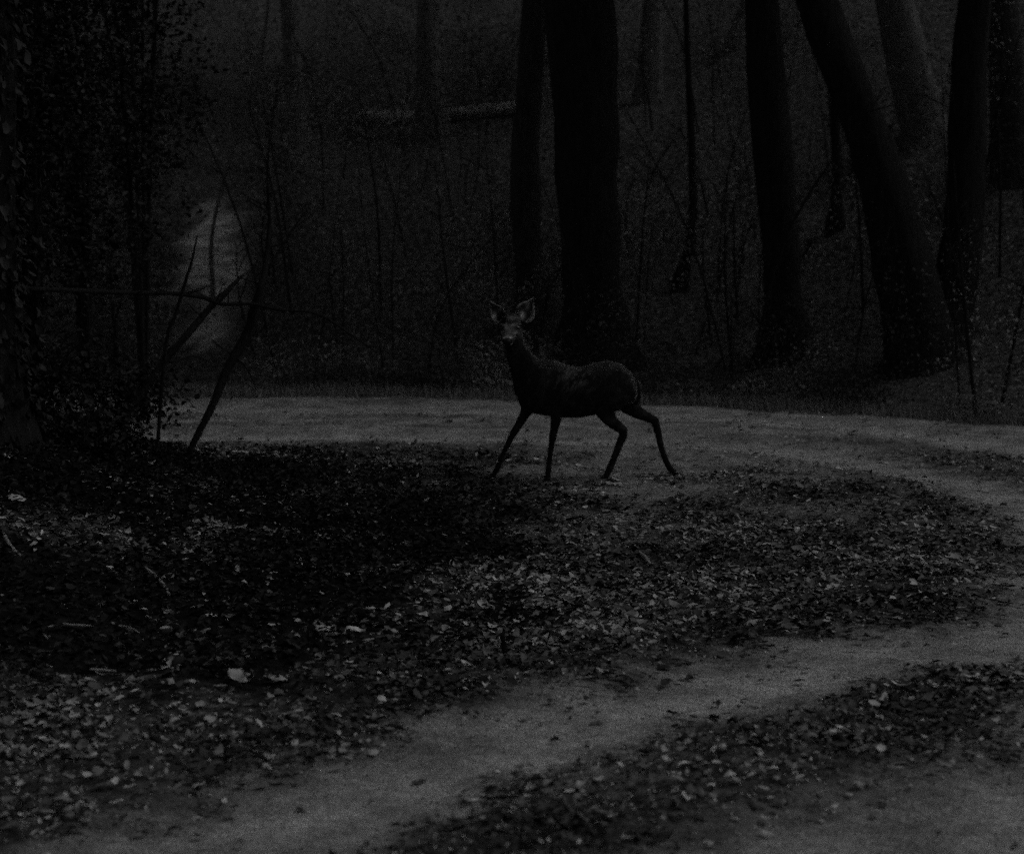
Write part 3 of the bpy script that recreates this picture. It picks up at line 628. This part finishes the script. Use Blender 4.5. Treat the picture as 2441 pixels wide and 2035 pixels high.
# legs
pieces.append(chain([(490, 850, .06, .11, .07), (470, 940, .07, .085, .06), (444, 1010, .08, .056, .046), (418, 1065, .08, .041, .036), (370, 1150, .08, .03, .028), (328, 1215, .08, .027, .027), (300, 1275, .08, .0215, .021), (258, 1355, .08, .0185, .018), (222, 1450, .08, .0195, .019), (208, 1480, .08, .0215, .021), (188, 1518, .08, .0185, .019), (172, 1538, .08, .021, .022), (160, 1552, .08, .018, .022)]))
pieces.append(chain([(590, 840, -.07, .12, .07), (630, 940, -.085, .09, .06), (656, 1020, -.09, .062, .05), (664, 1075, -.09, .047, .04), (650, 1150, -.09, .034, .03), (636, 1225, -.09, .028, .028), (628, 1280, -.09, .0225, .022), (617, 1355, -.09, .0195, .019), (608, 1440, -.09, .0195, .019), (604, 1478, -.09, .0225, .022), (601, 1515, -.09, .0195, .02), (597, 1540, -.09, .024, .024), (594, 1552, -.09, .024, .024)]))
pieces.append(chain([(1150, 790, -.07, .14, .07), (1105, 890, -.09, .135, .075), (1058, 975, -.10, .11, .065), (1042, 1035, -.10, .078, .055), (1085, 1095, -.095, .055, .042), (1140, 1140, -.09, .043, .034), (1182, 1172, -.09, .039, .03), (1184, 1205, -.09, .036, .028), (1155, 1270, -.09, .030, .024), (1133, 1330, -.09, .0265, .022), (1105, 1400, -.09, .0245, .022), (1076, 1470, -.09, .0265, .024), (1056, 1512, -.09, .0225, .022), (1042, 1538, -.09, .025, .024), (1034, 1552, -.09, .024, .024)]))
pieces.append(chain([(1150, 830, .07, .14, .07), (1195, 930, .085, .105, .065), (1245, 1000, .085, .075, .05), (1310, 1050, .08, .052, .038), (1385, 1085, .08, .041, .03), (1438, 1108, .08, .037, .028), (1452, 1160, .08, .033, .025), (1470, 1235, .08, .026, .022), (1492, 1330, .08, .0225, .02), (1526, 1425, .08, .0225, .02), (1556, 1480, .08, .0245, .022), (1592, 1520, .08, .021, .02), (1618, 1546, .08, .023, .022), (1640, 1560, .08, .017, .02)]))
pieces.append(chain([(1272, 800, 0, .035, .03), (1296, 860, 0, .032, .032), (1300, 920, 0, .028, .028), (1286, 975, 0, .012, .014)]))
bm = bmesh.new()
for v, f in pieces:
    vv = [bm.verts.new(p) for p in v]
    for q in f:
        try: bm.faces.new([vv[i] for i in q])
        except ValueError: pass
bmesh.ops.recalc_face_normals(bm, faces=bm.faces[:])
tmp = bpy.data.meshes.new('tmp'); bm.to_mesh(tmp); bm.free()
to = bpy.data.objects.new('tmp', tmp); COL.objects.link(to)
rm = to.modifiers.new('r', 'REMESH'); rm.mode = 'VOXEL'; rm.voxel_size = 0.0065
sm = to.modifiers.new('s', 'SMOOTH'); sm.factor = 0.5; sm.iterations = 3
dg = bpy.context.evaluated_depsgraph_get(); dme = bpy.data.meshes.new_from_object(to.evaluated_get(dg)); bpy.data.objects.remove(to)
dme.name = 'deer'; nv_ = len(dme.vertices); co = np.empty(nv_ * 3, np.float32); dme.vertices.foreach_get('co', co); co = co.reshape(-1, 3)
ux = co[:, 0] * 940.6 + 820; uz = 1550 - co[:, 2] * 940.6; uy = co[:, 1]
T = np.full(nv_, 0.012) * (0.8 + 0.5 * fbm(ux * .012, uz * .012, 5))
T += 0.06 * np.exp(-(((ux - 820) / 210) ** 2 + ((uz - 770) / 80) ** 2)) * sstep(fbm(ux * .045 + uz * .02, uz * .02, 8), .45, .7) + 0.012 * sstep(fbm(ux * .02, uz * .02, 18), .5, .7)       # paler mottles on the flank
head = (uz < 520) & (ux < 420) & (uy < 0.0)
def spot(x, y, sx, sy): return np.exp(-(((ux - x) / sx) ** 2 + ((uz - y) / sy) ** 2))
fc = 0.022 + 0.03 * spot(300, 400, 40, 50) + 0.17 * spot(258, 346, 24, 8) + 0.15 * spot(340, 350, 26, 8) + .12 * spot(276, 368, 10, 22) + .05 * spot(312, 300, 30, 16) + 0.22 * spot(262, 448, 13, 7) + 0.24 * spot(310, 446, 13, 7) + .1 * spot(286, 436, 14, 12) + .12 * spot(238, 405, 14, 18) + .12 * spot(350, 412, 14, 14)
fc *= 1.7 * (0.7 + 0.6 * fbm(ux * .06, uz * .06, 12))
fc = fc * (1 - .95 * spot(246, 384, 24, 15)) * (1 - .95 * spot(366, 380, 28, 16))
fc = np.where((uz > 462), 0.02, fc)
T = np.where(head & (uy < -0.07) & (uz > 285), fc, T)
def rim(b, t, wid):
    b, t = np.array(dz(*b)), np.array(dz(*t)); a = t - b; L_ = np.linalg.norm(a); a /= L_; r_ = co - b; u = (r_ @ a) / L_
    sd2 = np.array([a[2], 0, -a[0]]); q = np.abs(r_ @ sd2) / (wid * 0.5 * (0.42 + 0.58 * np.sin(np.pi * np.clip(u * 1.15 + .1, 0, 1))) * (1 - np.clip(u, 0, 1) ** 5) + .002)
    return sstep(q, .62, .9) * (u > .1) * (u < 1.05)
earm = (uz < 345) & ((ux < 275) | (ux > 368)) & (ux < 540)
T = np.where(earm, 0.02 + np.maximum(rim((268, 328), (143, 176), .125), rim((372, 322), (498, 148), .165)) * .2 + 0.6 * spot(188, 286, 12, 22) + 0.55 * spot(402, 284, 18, 26) + .12 * spot(440, 208, 16, 30) + .1 * spot(235, 240, 30, 14), T)
ta = dme.attributes.new('tone', 'FLOAT', 'POINT'); ta.data.foreach_set('value', T.astype(np.float32))
dme.materials.clear(); dme.materials.append(M_fur); dme.polygons.foreach_set('use_smooth', [True] * len(dme.polygons))
deer = bpy.data.objects.new('deer', dme); COL.objects.link(deer)
pd = at(1120 + 820 / 3.243, 660 + 1550 / 3.243, 15.0)
deer.location = (pd.x, pd.y, gz(pd.x, pd.y) - 0.01)
tag(deer, 'dark antlerless deer walking left, head turned to face the camera', 'deer')
# guard hairs: a short dark pelt, rim light coloured in along back, rump and ears
no = np.empty(nv_ * 3, np.float32); dme.vertices.foreach_get('normal', no); no = no.reshape(-1, 3)
hk = rng.choice(nv_, 26000, replace=False); hp, hn = co[hk], no[hk]
ln = np.where(uz[hk] > 1050, .005, np.where((ux[hk] < 420) & (uz[hk] < 540), .006, .013)) * rng.uniform(.6, 1.3, len(hk))
dirn = hn * 0.75 + np.stack([np.full(len(hk), .5), np.zeros(len(hk)), np.full(len(hk), -.45)], 1) + rng.normal(0, .2, hn.shape); dirn /= np.linalg.norm(dirn, axis=1)[:, None]
sd_ = np.cross(dirn, rng.normal(0, 1, hn.shape)); sd_ /= np.linalg.norm(sd_, axis=1)[:, None] + 1e-6; sd_ *= 0.0011
hv = np.stack([hp - sd_, hp + sd_, hp + dirn * ln[:, None]], 1)
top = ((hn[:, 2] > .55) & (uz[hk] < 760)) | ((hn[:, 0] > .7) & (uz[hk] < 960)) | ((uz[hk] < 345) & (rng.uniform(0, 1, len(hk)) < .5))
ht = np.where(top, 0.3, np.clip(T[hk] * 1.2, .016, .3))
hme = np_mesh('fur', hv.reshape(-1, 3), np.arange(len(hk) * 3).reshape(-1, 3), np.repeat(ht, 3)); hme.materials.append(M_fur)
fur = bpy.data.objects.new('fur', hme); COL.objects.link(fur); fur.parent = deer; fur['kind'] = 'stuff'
def dpart(name, vf, m):
    o = mesh_obj(name, vf[0], vf[1], m, deer); return o
dpart('eye', ell(dz(250, 380, -.138), .018, .014, .015), M_eye); dpart('eye', ell(dz(364, 376, -.136), .018, .014, .015), M_eye)
dpart('nose', ell(dz(286, 476, -.262), .032, .018, .022), M_nose)
for x, y in ((160, .08), (594, -.09), (1034, -.09), (1632, .08)):
    for s in (-1, 1):
        c = dz(x, 1545, y + s * .011); dpart('hoof', loft([(c + Vector((.004, 0, .02)), Vector((.02, 0, 0)), Vector((0, .011, 0))), (c + Vector((0, 0, 0)), Vector((.026, 0, 0)), Vector((0, .012, 0))), (c + Vector((-.004, 0, -.012)), Vector((.03, 0, 0)), Vector((0, .012, 0)))], 12), M_nose)
print('leaves', nL, 'deer z', deer.location[:], 'deer verts', nv_)
